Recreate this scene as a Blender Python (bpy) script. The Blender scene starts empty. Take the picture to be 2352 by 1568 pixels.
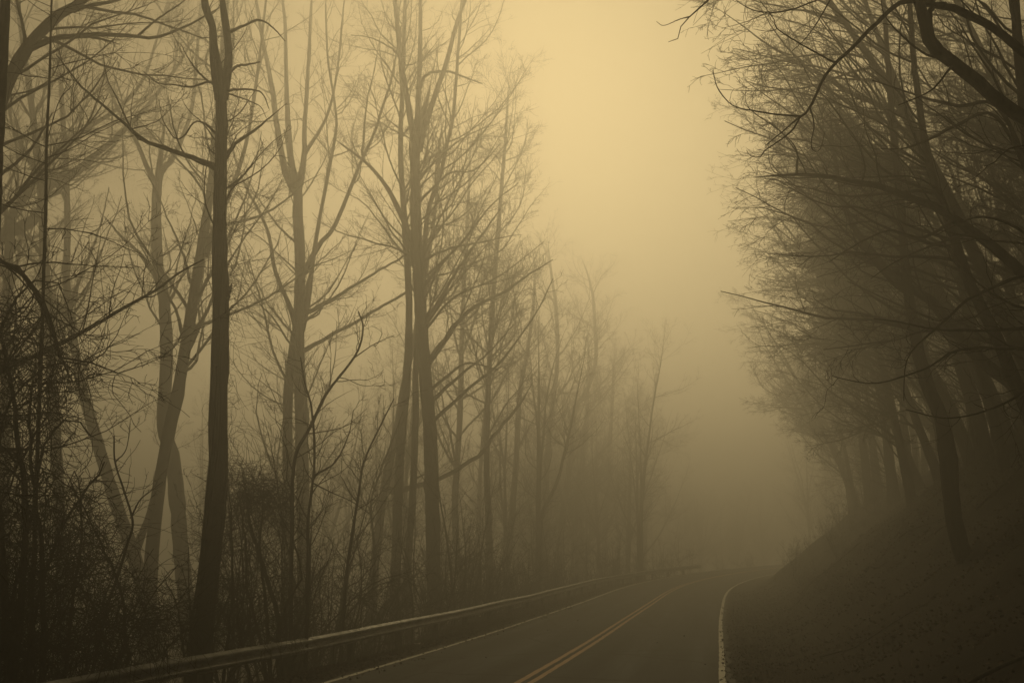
import bpy, math, numpy as np
from mathutils import Vector

# ------------------------------------------------------------------ camera, sky, sun, exposure
S = bpy.context.scene
COL = S.collection
PITCH = math.radians(12.526)
CAM = np.array([0.0, 0.0, 1.95])
FV = 35.0 / 36.0 * 2352.0                       # focal length in the units the photo was measured in
cd = bpy.data.cameras.new("camera")
cd.lens = 35.0; cd.sensor_width = 36.0; cd.clip_start = 0.05; cd.clip_end = 2000.0
cam = bpy.data.objects.new("camera", cd); COL.objects.link(cam)
cam.location = CAM; cam.rotation_euler = (math.pi / 2 + PITCH, 0, 0)
S.camera = cam

SUN_EL, SUN_AZ = math.radians(26.0), math.radians(-1.0)
w = bpy.data.worlds.new("World"); S.world = w; w.use_nodes = True
nt = w.node_tree; nt.nodes.clear()
sky = nt.nodes.new("ShaderNodeTexSky"); sky.sky_type = 'NISHITA'; sky.sun_disc = False
sky.sun_elevation = SUN_EL; sky.sun_rotation = SUN_AZ
sky.air_density = 2.0; sky.dust_density = 6.0; sky.ozone_density = 0.0
bw = nt.nodes.new("ShaderNodeRGBToBW")
mul = nt.nodes.new("ShaderNodeMix"); mul.data_type = 'RGBA'; mul.blend_type = 'MULTIPLY'
mul.inputs[0].default_value = 1.0
mul.inputs[7].default_value = (0.125, 0.087, 0.036, 1)
bg = nt.nodes.new("ShaderNodeBackground"); bg.inputs[1].default_value = 0.05
out = nt.nodes.new("ShaderNodeOutputWorld")
nt.links.new(sky.outputs[0], bw.inputs[0]); nt.links.new(bw.outputs[0], mul.inputs[6])
nt.links.new(mul.outputs[2], bg.inputs[0]); nt.links.new(bg.outputs[0], out.inputs[0])

sd = bpy.data.lights.new("sun", 'SUN'); sd.energy = 1.5; sd.angle = math.radians(30.0)
sd.color = (1.0, 0.77, 0.38)
sun = bpy.data.objects.new("sun", sd); COL.objects.link(sun)
sdir = Vector((math.sin(SUN_AZ) * math.cos(SUN_EL), math.cos(SUN_AZ) * math.cos(SUN_EL), math.sin(SUN_EL)))
sun.rotation_euler = sdir.to_track_quat('Z', 'Y').to_euler()
sun.location = (0, 0, 60)

S.view_settings.view_transform = 'Standard'; S.view_settings.look = 'None'
S.view_settings.gamma = 1.0; S.view_settings.exposure = 0.87
S.view_settings.use_curve_mapping = False
S.render.engine = 'CYCLES'
cy = S.cycles
cy.use_denoising = True
cy.max_bounces = 4; cy.diffuse_bounces = 2; cy.glossy_bounces = 2; cy.volume_bounces = 0
cy.transmission_bounces = 2; cy.transparent_max_bounces = 4
cy.sample_clamp_indirect = 4.0

rng = np.random.default_rng(7)

# ------------------------------------------------------------------ materials
def new_mat(name):
    m = bpy.data.materials.new(name); m.use_nodes = True
    b = m.node_tree.nodes["Principled BSDF"]; b.inputs["Specular IOR Level"].default_value = 0.1
    return m, m.node_tree, b

def noise(nt, scale, detail=4, rough=0.6, vec=None):
    n = nt.nodes.new("ShaderNodeTexNoise"); n.inputs["Scale"].default_value = scale
    n.inputs["Detail"].default_value = detail; n.inputs["Roughness"].default_value = rough
    if vec: nt.links.new(vec, n.inputs["Vector"])
    return n

def ramp(nt, src, stops):
    r = nt.nodes.new("ShaderNodeValToRGB"); e = r.color_ramp.elements
    while len(e) < len(stops): e.new(0.5)
    for k, (p, c) in enumerate(stops):
        e[k].position = p; e[k].color = (*c, 1)
    nt.links.new(src, r.inputs[0]); return r

def objcoord(nt):
    return nt.nodes.new("ShaderNodeTexCoord").outputs["Object"]

def bump(nt, b, h, strength, dist):
    k = nt.nodes.new("ShaderNodeBump"); k.inputs["Strength"].default_value = strength
    k.inputs["Distance"].default_value = dist
    nt.links.new(h, k.inputs["Height"]); nt.links.new(k.outputs[0], b.inputs["Normal"])

def bark_mat(name, c0, c1, sx=9.0):
    m, nt, b = new_mat(name)
    mp = nt.nodes.new("ShaderNodeMapping"); mp.inputs["Scale"].default_value = (sx, sx, sx * 0.16)
    nt.links.new(objcoord(nt), mp.inputs["Vector"])
    n = noise(nt, 2.0, 5, 0.65, mp.outputs[0])
    r = ramp(nt, n.outputs[0], [(0.3, c0), (0.7, c1)])
    nt.links.new(r.outputs[0], b.inputs["Base Color"]); b.inputs["Roughness"].default_value = 0.9
    bump(nt, b, n.outputs[0], 0.8, 0.03)
    return m

M = {}
M['bark'] = bark_mat("bark", (0.012, 0.010, 0.009), (0.055, 0.046, 0.038))
M['bark_pale'] = bark_mat("pale_bark", (0.05, 0.043, 0.036), (0.14, 0.12, 0.10))
M['twig'] = bark_mat("twig_bark", (0.012, 0.0095, 0.008), (0.04, 0.032, 0.027), 20)
M['vine'] = bark_mat("vine_bark", (0.012, 0.010, 0.008), (0.04, 0.033, 0.026), 25)

m, nt, b = new_mat("asphalt")
oc = objcoord(nt)
n1 = noise(nt, 160, 3, 0.8, oc); n2 = noise(nt, 0.55, 5, 0.6, oc); n3 = noise(nt, 38, 4, 0.7, oc)
r1 = ramp(nt, n1.outputs[0], [(0.3, (0.012, 0.014, 0.019)), (0.75, (0.075, 0.087, 0.115))])
r2 = ramp(nt, n2.outputs[0], [(0.32, (0.8, 0.8, 0.8)), (0.7, (1.15, 1.15, 1.15))])
mx = nt.nodes.new("ShaderNodeMix"); mx.data_type = 'RGBA'; mx.blend_type = 'MULTIPLY'; mx.inputs[0].default_value = 1
nt.links.new(r1.outputs[0], mx.inputs[6]); nt.links.new(r2.outputs[0], mx.inputs[7])
vo = nt.nodes.new("ShaderNodeTexVoronoi"); vo.feature = 'DISTANCE_TO_EDGE'; vo.inputs["Scale"].default_value = 0.32
nd = noise(nt, 1.4, 4, 0.6, oc)
vadd = nt.nodes.new("ShaderNodeMix"); vadd.data_type = 'VECTOR'; vadd.inputs[0].default_value = 0.35
nt.links.new(oc, vadd.inputs[4]); nt.links.new(nd.outputs[1], vadd.inputs[5]); nt.links.new(vadd.outputs[1], vo.inputs["Vector"])
rc = ramp(nt, vo.outputs[0], [(0.0, (0.12, 0.12, 0.12)), (0.006, (0.2, 0.2, 0.2)), (0.014, (1, 1, 1))])
mx2 = nt.nodes.new("ShaderNodeMix"); mx2.data_type = 'RGBA'; mx2.blend_type = 'MULTIPLY'; mx2.inputs[0].default_value = 1
nt.links.new(mx.outputs[2], mx2.inputs[6]); nt.links.new(rc.outputs[0], mx2.inputs[7])
nt.links.new(mx2.outputs[2], b.inputs["Base Color"])
b.inputs["Roughness"].default_value = 0.8; b.inputs["Specular IOR Level"].default_value = 0.15
bump(nt, b, n3.outputs[0], 0.3, 0.006)
au = nt.nodes.new("ShaderNodeAttribute"); au.attribute_name = "across"; al = nt.nodes.new("ShaderNodeAttribute"); al.attribute_name = "along"
cv = nt.nodes.new("ShaderNodeCombineXYZ"); nt.links.new(au.outputs["Fac"], cv.inputs[0]); nt.links.new(al.outputs["Fac"], cv.inputs[1])
mp = nt.nodes.new("ShaderNodeMapping"); mp.inputs["Scale"].default_value = (1.5, .07, 1); nt.links.new(cv.outputs[0], mp.inputs[0])
ns = noise(nt, 1.0, 5, .62, mp.outputs[0])
rt = ramp(nt, ns.outputs[0], [(.32, (.42, .42, .43)), (.5, (.95, .95, .95)), (.68, (1.75, 1.73, 1.7))])
ab = nt.nodes.new("ShaderNodeMath"); ab.operation = 'ABSOLUTE'; nt.links.new(au.outputs["Fac"], ab.inputs[0])
dv = nt.nodes.new("ShaderNodeMath"); dv.operation = 'DIVIDE'; dv.inputs[1].default_value = 3.5; nt.links.new(ab.outputs[0], dv.inputs[0])
tr = ramp(nt, dv.outputs[0], [(0.02, (.6, .6, .6)), (.1, (1.1, 1.1, 1.1)), (.24, (.62, .62, .63)), (.36, (1.3, 1.3, 1.28)), (.5, (1.15, 1.15, 1.15)), (.68, (.62, .62, .63)), (.82, (1.25, 1.25, 1.22)), (.96, (.45, .42, .4))])
m3 = nt.nodes.new("ShaderNodeMix"); m3.data_type = 'RGBA'; m3.blend_type = 'MULTIPLY'; m3.inputs[0].default_value = 1
m4 = nt.nodes.new("ShaderNodeMix"); m4.data_type = 'RGBA'; m4.blend_type = 'MULTIPLY'; m4.inputs[0].default_value = 1
nt.links.new(rt.outputs[0], m3.inputs[6]); nt.links.new(tr.outputs[0], m3.inputs[7])
nt.links.new(mx2.outputs[2], m4.inputs[6]); nt.links.new(m3.outputs[2], m4.inputs[7]); nt.links.new(m4.outputs[2], b.inputs["Base Color"])
M['asphalt'] = m

def paint_mat(name, col, thr):
    m, nt, b = new_mat(name); oc = objcoord(nt)
    n = noise(nt, 26, 6, 0.75, oc); n2 = noise(nt, 2.2, 4, 0.6, oc)
    ad = nt.nodes.new("ShaderNodeMath"); ad.operation = 'MULTIPLY_ADD'; ad.inputs[1].default_value = 0.5
    nt.links.new(n2.outputs[0], ad.inputs[0]); nt.links.new(n.outputs[0], ad.inputs[2])
    r = ramp(nt, ad.outputs[0], [(thr - 0.05, (0.045, 0.044, 0.042)), (thr + 0.03, tuple(c * 0.85 for c in col)), (thr + 0.3, col)])
    nt.links.new(r.outputs[0], b.inputs["Base Color"]); b.inputs["Roughness"].default_value = 0.75
    return m
M['white'] = paint_mat("white_road_paint", (0.84, 0.83, 0.78), 0.56)
M['yellow'] = paint_mat("faded_yellow_road_paint", (0.74, 0.52, 0.36), 0.57)

m, nt, b = new_mat("leaf_strewn_soil"); oc = objcoord(nt)
n = noise(nt, 7, 8, 0.8, oc); n2 = noise(nt, 0.7, 4, 0.6, oc)
r = ramp(nt, n.outputs[0], [(0.32, (0.006, 0.0045, 0.004)), (0.55, (0.02, 0.013, 0.010)), (0.75, (0.05, 0.030, 0.021))])
r2 = ramp(nt, n2.outputs[0], [(0.3, (0.55, 0.5, 0.5)), (0.7, (1.2, 1.1, 1.0))])
mx = nt.nodes.new("ShaderNodeMix"); mx.data_type = 'RGBA'; mx.blend_type = 'MULTIPLY'; mx.inputs[0].default_value = 1
nt.links.new(r.outputs[0], mx.inputs[6]); nt.links.new(r2.outputs[0], mx.inputs[7])
nt.links.new(mx.outputs[2], b.inputs["Base Color"]); b.inputs["Roughness"].default_value = 0.95
bump(nt, b, n.outputs[0], 0.9, 0.06)
M['soil'] = m

m, nt, b = new_mat("dead_leaves")
gi = nt.nodes.new("ShaderNodeNewGeometry")
r = ramp(nt, gi.outputs["Random Per Island"], [(0.0, (0.012, 0.007, 0.005)), (0.55, (0.035, 0.018, 0.012)), (0.92, (0.08, 0.046, 0.03)), (1.0, (0.2, 0.15, 0.11))])
nt.links.new(r.outputs[0], b.inputs["Base Color"]); b.inputs["Roughness"].default_value = 0.8
M['leaf'] = m

m, nt, b = new_mat("galvanised_steel"); oc = objcoord(nt)
n = noise(nt, 3.0, 6, 0.7, oc); n2 = noise(nt, 45, 2, 0.5, oc)
r = ramp(nt, n.outputs[0], [(0.3, (0.15, 0.15, 0.155)), (0.6, (0.40, 0.41, 0.43)), (0.8, (0.5, 0.5, 0.5))])
nt.links.new(r.outputs[0], b.inputs["Base Color"]); b.inputs["Metallic"].default_value = 0.75
rr = ramp(nt, n2.outputs[0], [(0.3, (0.45,) * 3), (0.7, (0.62,) * 3)])
nt.links.new(rr.outputs[0], b.inputs["Roughness"])
b.inputs["Specular IOR Level"].default_value = 0.4
M['steel'] = m
M['post'] = bark_mat("weathered_post", (0.02, 0.018, 0.016), (0.06, 0.055, 0.05), 12)
m, nt, b = new_mat("paper"); b.inputs["Base Color"].default_value = (0.7, 0.68, 0.62, 1); M['paper'] = m

# ------------------------------------------------------------------ mesh helpers
def nrm(v):
    return v / (np.linalg.norm(v, axis=-1, keepdims=True) + 1e-9)

class MB:
    def __init__(s): s.v = []; s.f4 = []; s.f3 = []; s.n = 0
    def add(s, v, f4=None, f3=None):
        v = np.asarray(v, float).reshape(-1, 3)
        if f4 is not None and len(f4): s.f4.append(np.asarray(f4, np.int64) + s.n)
        if f3 is not None and len(f3): s.f3.append(np.asarray(f3, np.int64) + s.n)
        s.v.append(v); s.n += len(v)
    def tubes(s, P, R, sides=3, cap=True):
        P = np.asarray(P, float); R = np.asarray(R, float)
        if len(P) == 0: return
        N, K, _ = P.shape
        T = np.empty_like(P); T[:, 1:-1] = P[:, 2:] - P[:, :-2]; T[:, 0] = P[:, 1] - P[:, 0]; T[:, -1] = P[:, -1] - P[:, -2]
        T = nrm(T)
        d = nrm(P[:, -1] - P[:, 0])
        ref = np.where(np.abs(d[:, 2:3]) > 0.75, np.array([[1.0, 0.2, 0]]), np.array([[0.1, 0.05, 1.0]]))
        A = np.repeat(ref[:, None], K, 1)
        A = nrm(A - T * (A * T).sum(-1, keepdims=True)); B = np.cross(T, A)
        an = np.arange(sides) * 2 * math.pi / sides
        V = P[:, :, None] + (R[:, :, None, None] if R.ndim == 2 else R[..., None]) * (np.cos(an)[:, None] * A[:, :, None] + np.sin(an)[:, None] * B[:, :, None])
        base = (np.arange(N) * K * sides)[:, None, None]
        k = np.arange(K - 1)[None, :, None] * sides; j = np.arange(sides)[None, None]; j2 = (j + 1) % sides
        q = np.stack(np.broadcast_arrays(base + k + j, base + k + j2, base + k + sides + j2, base + k + sides + j), -1).reshape(-1, 4)
        f3 = None
        if cap:
            e = base[:, 0] + (K - 1) * sides
            js = np.arange(1, sides - 1)[None]
            f3 = np.stack(np.broadcast_arrays(e, e + js, e + js + 1), -1).reshape(-1, 3)
        s.add(V.reshape(-1, 3), q, f3)
    def box(s, c, h, rot=None):
        v = np.array([[x, y, z] for x in (-1, 1) for y in (-1, 1) for z in (-1, 1)], float) * np.asarray(h)
        if rot is not None: v = v @ rot.T
        s.add(v + np.asarray(c), [(0, 1, 3, 2), (4, 6, 7, 5), (0, 4, 5, 1), (2, 3, 7, 6), (0, 2, 6, 4), (1, 5, 7, 3)])
    def mesh(s, name, mat, smooth=True):
        me = bpy.data.meshes.new(name)
        if s.n:
            V = np.concatenate(s.v).astype(np.float32)
            f4 = np.concatenate(s.f4) if s.f4 else np.zeros((0, 4), np.int64)
            f3 = np.concatenate(s.f3) if s.f3 else np.zeros((0, 3), np.int64)
            me.vertices.add(len(V)); me.vertices.foreach_set("co", V.ravel())
            li = np.concatenate([f4.ravel(), f3.ravel()]).astype(np.int32)
            me.loops.add(len(li)); me.loops.foreach_set("vertex_index", li)
            st = np.concatenate([np.arange(len(f4)) * 4, len(f4) * 4 + np.arange(len(f3)) * 3]).astype(np.int32)
            me.polygons.add(len(st)); me.polygons.foreach_set("loop_start", st)
            me.update(calc_edges=True)
            me.polygons.foreach_set("use_smooth", np.full(len(st), smooth))
        me.materials.append(mat)
        return me
    def build(s, name, mat, parent=None, smooth=True):
        o = bpy.data.objects.new(name, s.mesh(name, mat, smooth)); COL.objects.link(o)
        if parent is not None: o.parent = parent
        return o

def tag(o, label=None, cat=None, group=None, kind=None):
    if label: o["label"] = label
    if cat: o["category"] = cat
    if group: o["group"] = group
    if kind: o["kind"] = kind
    return o
def empty(name, loc=(0, 0, 0), rz=0.0):
    o = bpy.data.objects.new(name, None); COL.objects.link(o)
    o.empty_display_size = 0.3; o.location = loc; o.rotation_euler = (0, 0, rz); return o
def copy_tree(o, parent=None):
    c = o.copy(); COL.objects.link(c)
    if parent is not None: c.parent = parent
    for ch in list(o.children): copy_tree(ch, c)
    return c

# ------------------------------------------------------------------ the road's course
KS = np.array([0, 12, 24, 36, 48, 60, 75, 90, 110, 140, 180.])
KAP = np.array([.214, .008, -.598, 1.56, -.122, 7.219, 9.542, 8.897, 8.918, 8.928, 6.0]) / 1000
GRD = np.array([0, -3.562, -2.122, 8.104, 12.523, 28.593, 31.311, 32.965, 27.52, 24.123, 22.5]) / 1000
ST = 0.5
s_f = np.arange(0, 300, ST)
kap = np.interp(s_f, KS, KAP); kap[s_f > 180] = 0.003
th_f = 0.2014 + np.cumsum(kap) * ST
x_f = -3.371 * math.cos(.2014) + np.concatenate([[0], np.cumsum(np.sin(th_f))[:-1]]) * ST
y_f = 3.371 * math.sin(.2014) + np.concatenate([[0], np.cumsum(np.cos(th_f))[:-1]]) * ST
z_f = np.concatenate([[0], np.cumsum(np.interp(s_f, KS, GRD))[:-1]]) * ST
s_b = np.arange(-60, 0, ST)
RS = np.concatenate([s_b, s_f]); RTH = np.concatenate([np.full(len(s_b), .2014), th_f])
RX = np.concatenate([x_f[0] + s_b * math.sin(.2014), x_f]); RY = np.concatenate([y_f[0] + s_b * math.cos(.2014), y_f])
RZ = np.concatenate([np.zeros(len(s_b)), z_f])

def road_pt(s, u, dz=0.0):
    s = np.asarray(s, float); x = np.interp(s, RS, RX); y = np.interp(s, RS, RY); th = np.interp(s, RS, RTH)
    return np.stack(np.broadcast_arrays(x + u * np.cos(th), y - u * np.sin(th), np.interp(s, RS, RZ) + dz), -1)

def su(x, y):
    x = np.atleast_1d(np.asarray(x, float)).ravel(); y = np.atleast_1d(np.asarray(y, float)).ravel()
    so = np.empty(len(x)); uo = np.empty(len(x)); zo = np.empty(len(x))
    for a in range(0, len(x), 20000):
        X = x[a:a + 20000, None]; Y = y[a:a + 20000, None]
        d = (X - RX) ** 2 + (Y - RY) ** 2; i = d.argmin(1)
        dx = X[:, 0] - RX[i]; dy = Y[:, 0] - RY[i]
        so[a:a + 20000] = RS[i] + dx * np.sin(RTH[i]) + dy * np.cos(RTH[i])
        uo[a:a + 20000] = dx * np.cos(RTH[i]) - dy * np.sin(RTH[i]); zo[a:a + 20000] = np.interp(so[a:a + 20000], RS, RZ)
    return so, uo, zo

UK = np.array([-400, -60, -26, -15, -8.5, -6.2, -5.0, -4.1, -3.7, 3.7, 4.6, 5.6, 7.4, 10, 17, 30, 60, 400.])
HK = np.array([-9, -8.5, -6.8, -4.4, -1.35, -.36, -.17, -.05, -.05, -.05, .04, .42, 1.85, 3.9, 8.0, 12.5, 17, 20.])
def gh(x, y):
    s, u, z = su(x, y)
    h = np.interp(u, UK, HK)
    x = np.atleast_1d(x).ravel(); y = np.atleast_1d(y).ravel()
    far = np.clip((np.abs(u) - 4.6) / 3.0, 0, 1)
    bumps = .16 * np.sin(x * .9 + 1.3 * np.sin(y * .6)) * np.sin(y * .8 + .7) + .10 * np.sin(x * 2.1 + y * 1.3) * np.sin(y * 1.9 - x * .6) + .35 * np.sin(x * .21 + 2) * np.sin(y * .17)
    return z + h + far * bumps
def gh1(x, y): return float(gh([x], [y])[0])

def axis(lo, hi, fine_lo, fine_hi, step, grow=1.18, big=14.0):
    a = list(np.arange(fine_lo, fine_hi + 1e-6, step)); st = step
    while a[-1] < hi: st = min(st * grow, big); a.append(a[-1] + st)
    st = step
    while a[0] > lo: st = min(st * grow, big); a.insert(0, a[0] - st)
    return np.array(a)
gx = axis(-200, 220, -16, 34, .36); gy = axis(-60, 260, 2, 78, .4)
GX, GY = np.meshgrid(gx, gy)
GZ = gh(GX.ravel(), GY.ravel()).reshape(GX.shape)
nx, ny = len(gx), len(gy)
idx = np.arange(nx * ny).reshape(ny, nx)
g = MB(); g.add(np.stack([GX, GY, GZ], -1).reshape(-1, 3), np.stack([idx[:-1, :-1], idx[:-1, 1:], idx[1:, 1:], idx[1:, :-1]], -1).reshape(-1, 4))
tag(g.build('ground', M['soil']), kind='structure')

def ribbon(mb, s0, s1, u0, u1, dz, step=0.5, jag=0.0, across=1):
    s = np.arange(s0, s1 + 1e-6, step); n = len(s)
    j0 = rng.normal(0, jag, n); j1 = rng.normal(0, jag, n)
    for k in range(across):
        ua = u0 + (u1 - u0) * k / across; ub = u0 + (u1 - u0) * (k + 1) / across
        a = road_pt(s, ua + (j0 if k == 0 else 0), dz); b_ = road_pt(s, ub + (j1 if k == across - 1 else 0), dz)
        i = np.arange(n - 1)
        mb.add(np.concatenate([a, b_]), np.stack([i, i + n, i + n + 1, i + 1], -1))
rd = MB(); ribbon(rd, -50, 240, -3.44, 3.46, 0.0, .3, .05, 24)
road = tag(rd.build('road', M['asphalt']), kind='structure')
co = np.empty(len(road.data.vertices) * 3, np.float32); road.data.vertices.foreach_get("co", co); co = co.reshape(-1, 3)
rs, ru, _ = su(co[:, 0], co[:, 1])
for nm, val in (("across", ru), ("along", rs)):
    at_ = road.data.attributes.new(nm, 'FLOAT', 'POINT'); at_.data.foreach_set("value", val.astype(np.float32))
el = MB(); ribbon(el, -20, 180, 3.24, 3.36, .004, .3, .006)
tag(el.build('edge_line', M['white']), kind='structure')
el = MB(); ribbon(el, -20, 38.2, -3.36, -3.24, .004, .3, .006); ribbon(el, 38.6, 180, -3.35, -3.22, .004, .3, .006)
tag(el.build('edge_line', M['white']), kind='structure')
el = MB(); ribbon(el, -20, 180, -.17, -.055, .004, .3, .005); ribbon(el, -20, 180, .055, .17, .004, .3, .005)
tag(el.build('centre_line', M['yellow']), kind='structure')

# ------------------------------------------------------------------ guardrail
RAIL_U, RAIL_TOP = -5.55, .42
prof = np.array([(0.0, 0.0), (.018, -.012), (.075, -.045), (.083, -.062), (.083, -.083), (.07, -.10), (.012, -.135), (.004, -.155),
                 (.012, -.175), (.07, -.21), (.083, -.227), (.083, -.248), (.075, -.265), (.018, -.298), (0.0, -.31)])
back = prof[::-1].copy(); back[:, 0] -= .007
prof = np.concatenate([prof, back]); npf = len(prof)
gr = empty('guardrail', tuple(road_pt(24., RAIL_U, -.25)))
inv = -np.array(gr.location)
tag(gr, 'long grey steel guardrail on dark posts curving along the left road edge', 'guardrail')
SP = 3.81; s_post0 = 24.2 - SP * 8
for k in range(26):
    s0 = s_post0 + k * SP
    ss = np.linspace(s0 - .12, s0 + SP + .12, 9)
    mb = MB(); pr = []
    for q, sv in enumerate(ss):
        off = .009 if q == len(ss) - 1 or q == len(ss) - 2 and False else 0.0
        wob = .012 * math.sin(sv * .7) + .01 * math.sin(sv * 1.9)
        base = road_pt(sv, RAIL_U + wob, RAIL_TOP + .012 * math.sin(sv * .5)); th = float(np.interp(sv, RS, RTH))
        lat = np.array([math.cos(th), -math.sin(th), 0])
        lap = .008 * (1 - q / (len(ss) - 1))
        pr.append(base + (prof[:, :1] + lap) * lat + prof[:, 1:] * np.array([0, 0, 1.]))
    i = np.arange(npf); fs = []
    for q in range(len(ss) - 1):
        fs.append(np.stack([q * npf + i, q * npf + (i + 1) % npf, (q + 1) * npf + (i + 1) % npf, (q + 1) * npf + i], -1))
    mb.add(np.concatenate(pr) + inv, np.concatenate(fs))
    h = (npf // 2)
    for e in (0, len(ss) - 1):                       # end caps
        mb.add(pr[e] + inv, [(a, a + 1, npf - 2 - a, npf - 1 - a) for a in range(h - 1)])
    beam = mb.build('rail_beam', M['steel'], gr, smooth=False)
    th = float(np.interp(s0, RS, RTH)); c = road_pt(s0 + .06, RAIL_U - .085, 0.)
    R3 = np.array([[math.cos(th), math.sin(th), 0], [-math.sin(th), math.cos(th), 0], [0, 0, 1]])
    gz = gh1(c[0], c[1]); zr = c[2] + RAIL_TOP - .01 + rng.normal(0, .012)
    mb = MB(); H = (zr - gz + .5) / 2
    ch = .012; w1, w2 = .075, .078                     # chamfered timber post
    pol = np.array([(-w1 + ch, -w2), (w1 - ch, -w2), (w1, -w2 + ch), (w1, w2 - ch), (w1 - ch, w2), (-w1 + ch, w2), (-w1, w2 - ch), (-w1, -w2 + ch)])
    lo = np.concatenate([pol, np.full((8, 1), -H)], 1); hi = np.concatenate([pol, np.full((8, 1), H - .012)], 1); tp = np.concatenate([pol * .85, np.full((8, 1), H)], 1)
    v = np.concatenate([lo, hi, tp]) @ R3.T + np.array([c[0], c[1], gz - .5 + H]) + inv
    i = np.arange(8)
    mb.add(v, np.concatenate([np.stack([r * 8 + i, r * 8 + (i + 1) % 8, r * 8 + 8 + (i + 1) % 8, r * 8 + 8 + i], -1) for r in (0, 1)] + [np.array([(16, 17, 18, 23), (18, 19, 22, 23), (19, 20, 21, 22)])]))
    mb.build('post', M['post'], gr, smooth=False)
    mb = MB(); bc = road_pt(s0 + .06, RAIL_U + .012, RAIL_TOP - .155); lat = R3[:, 0]
    P = np.stack([bc - lat * .01, bc + lat * .012, bc + lat * .022])[None] + inv
    mb.tubes(P, [[.02, .02, .010]], 8); mb.build('bolt', M['steel'], beam)

# ------------------------------------------------------------------ growing trees
UPV = np.array([0, 0, 1.0])
def at(px, py, D):
    dx = (px - 1176) / FV; dy = (784 - py) / FV
    d = np.array([dx, math.cos(PITCH) - dy * math.sin(PITCH), math.sin(PITCH) + dy * math.cos(PITCH)])
    t = D / d[1]
    return CAM + t * d, t

def resample(P, R, K):
    """Catmull-Rom through the points, K samples evenly spaced"""
    P = np.asarray(P, float); R = np.asarray(R, float); n = len(P)
    if n > 2:
        Q = np.concatenate([[2 * P[0] - P[1]], P, [2 * P[-1] - P[-2]]]); o = []; ro = []
        for i in range(n - 1):
            t = np.linspace(0, 1, 12, endpoint=False)[:, None]
            p0, p1, p2, p3 = Q[i], Q[i + 1], Q[i + 2], Q[i + 3]
            o.append(.5 * (2 * p1 + (p2 - p0) * t + (2 * p0 - 5 * p1 + 4 * p2 - p3) * t ** 2 + (3 * p1 - p0 - 3 * p2 + p3) * t ** 3))
            ro.append(R[i] + (R[i + 1] - R[i]) * t[:, 0])
        P = np.concatenate(o + [P[-1:]]); R = np.concatenate(ro + [R[-1:]])
    l = np.concatenate([[0], np.cumsum(np.linalg.norm(np.diff(P, axis=0), axis=1))]); q = np.linspace(0, l[-1], K)
    return np.stack([np.interp(q, l, P[:, i]) for i in range(3)], 1), np.interp(q, l, R)

def sprout(P, R, dens, t0, t1, ang, Lf, Lr, K, wob, up, bias=None, rf=.6, rmin=.003, slim=.013, pull=None, kmax=None):
    P = np.asarray(P, float); R = np.asarray(R, float)
    if len(P) == 0: return np.zeros((0, K, 3)), np.zeros((0, K))
    N, Kp, _ = P.shape
    L = np.linalg.norm(np.diff(P, axis=1), axis=2).sum(1)
    n = rng.poisson(dens * L * (t1 - t0)); ix = np.repeat(np.arange(N), n); m = len(ix)
    if m == 0: return np.zeros((0, K, 3)), np.zeros((0, K))
    t = rng.uniform(t0, t1, m); f = t * (Kp - 1); i = np.minimum(f.astype(int), Kp - 2); fr = (f - i)[:, None]
    pos = P[ix, i] * (1 - fr) + P[ix, i + 1] * fr; tan = nrm(P[ix, i + 1] - P[ix, i]); rp = R[ix, i] * (1 - fr[:, 0]) + R[ix, i + 1] * fr[:, 0]
    p = nrm(rng.normal(size=(m, 3)))
    if bias is not None: p = p + np.asarray(bias)
    p = nrm(p - tan * (p * tan).sum(1, keepdims=True))
    a = rng.uniform(ang[0], ang[1], m)[:, None]
    d = np.cos(a) * tan + np.sin(a) * p
    ln = np.clip(L[ix] * Lf * (1.15 - .75 * t) * rng.uniform(.45, 1.25, m), *Lr)
    O = np.empty((m, K, 3)); O[:, 0] = pos; st = (ln / (K - 1))[:, None]
    curl = rng.normal(0, wob * .6, (m, 3))
    for k in range(1, K):
        O[:, k] = O[:, k - 1] + d * st
        d = d + rng.normal(0, wob, (m, 3)) + curl * .5 + up * UPV
        if pull is not None: d = d + np.asarray(pull)
        d = nrm(d)
    r0 = np.maximum(np.minimum(rp * rf, ln * slim + .0015), rmin * 1.2)
    tt = np.linspace(0, 1, K)[None]
    return O, np.maximum(r0[:, None] * (1 - .8 * tt), rmin * (1 - .35 * tt))

def crown(mb, P, R, dens=1.0, fine=1.0, t0=.3, L1=(1.2, 5.5), Lf=.3, bias=None, up=.10, wob=.16, rmin=.003, ang=(.5, 1.15), pull=None, lev=4, big=1.0):
    """branches, side branches, twigs and twiglets from a batch of stems"""
    L1 = (L1[0] * big, L1[1] * big); rmin = rmin * big; ib = 1 / big
    B, BR = sprout(P, R, 1.9 * dens * ib, t0, 1.0, ang, Lf, L1, 10, wob * .8, up, bias, .45, rmin * 1.2, .0095, pull)
    mb.tubes(B, BR, 5)
    Cc, CR = sprout(B, BR, 3.0 * ib, .12, .97, (.45, 1.0), .42, (.35 * big, 2.6 * big), 7, wob, up * .7, None, .6, rmin, .0075, pull)
    mb.tubes(Cc, CR, 4)
    D, DR = sprout(Cc, CR, 4.8 * fine * ib, .1, .97, (.4, .95), .45, (.18 * big, 1.1 * big), 5, wob * 1.1, up * .6, None, .7, rmin, .007, pull)
    mb.tubes(D, DR, 3)
    if lev > 3:
        E_, ER = sprout(D, DR, 3.4 * fine * ib, .1, .95, (.4, .95), .5, (.10 * big, .5 * big), 4, wob * 1.1, up * .4, None, .75, rmin * .85, .006, pull)
        mb.tubes(E_, ER, 3)
    return B, BR

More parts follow.
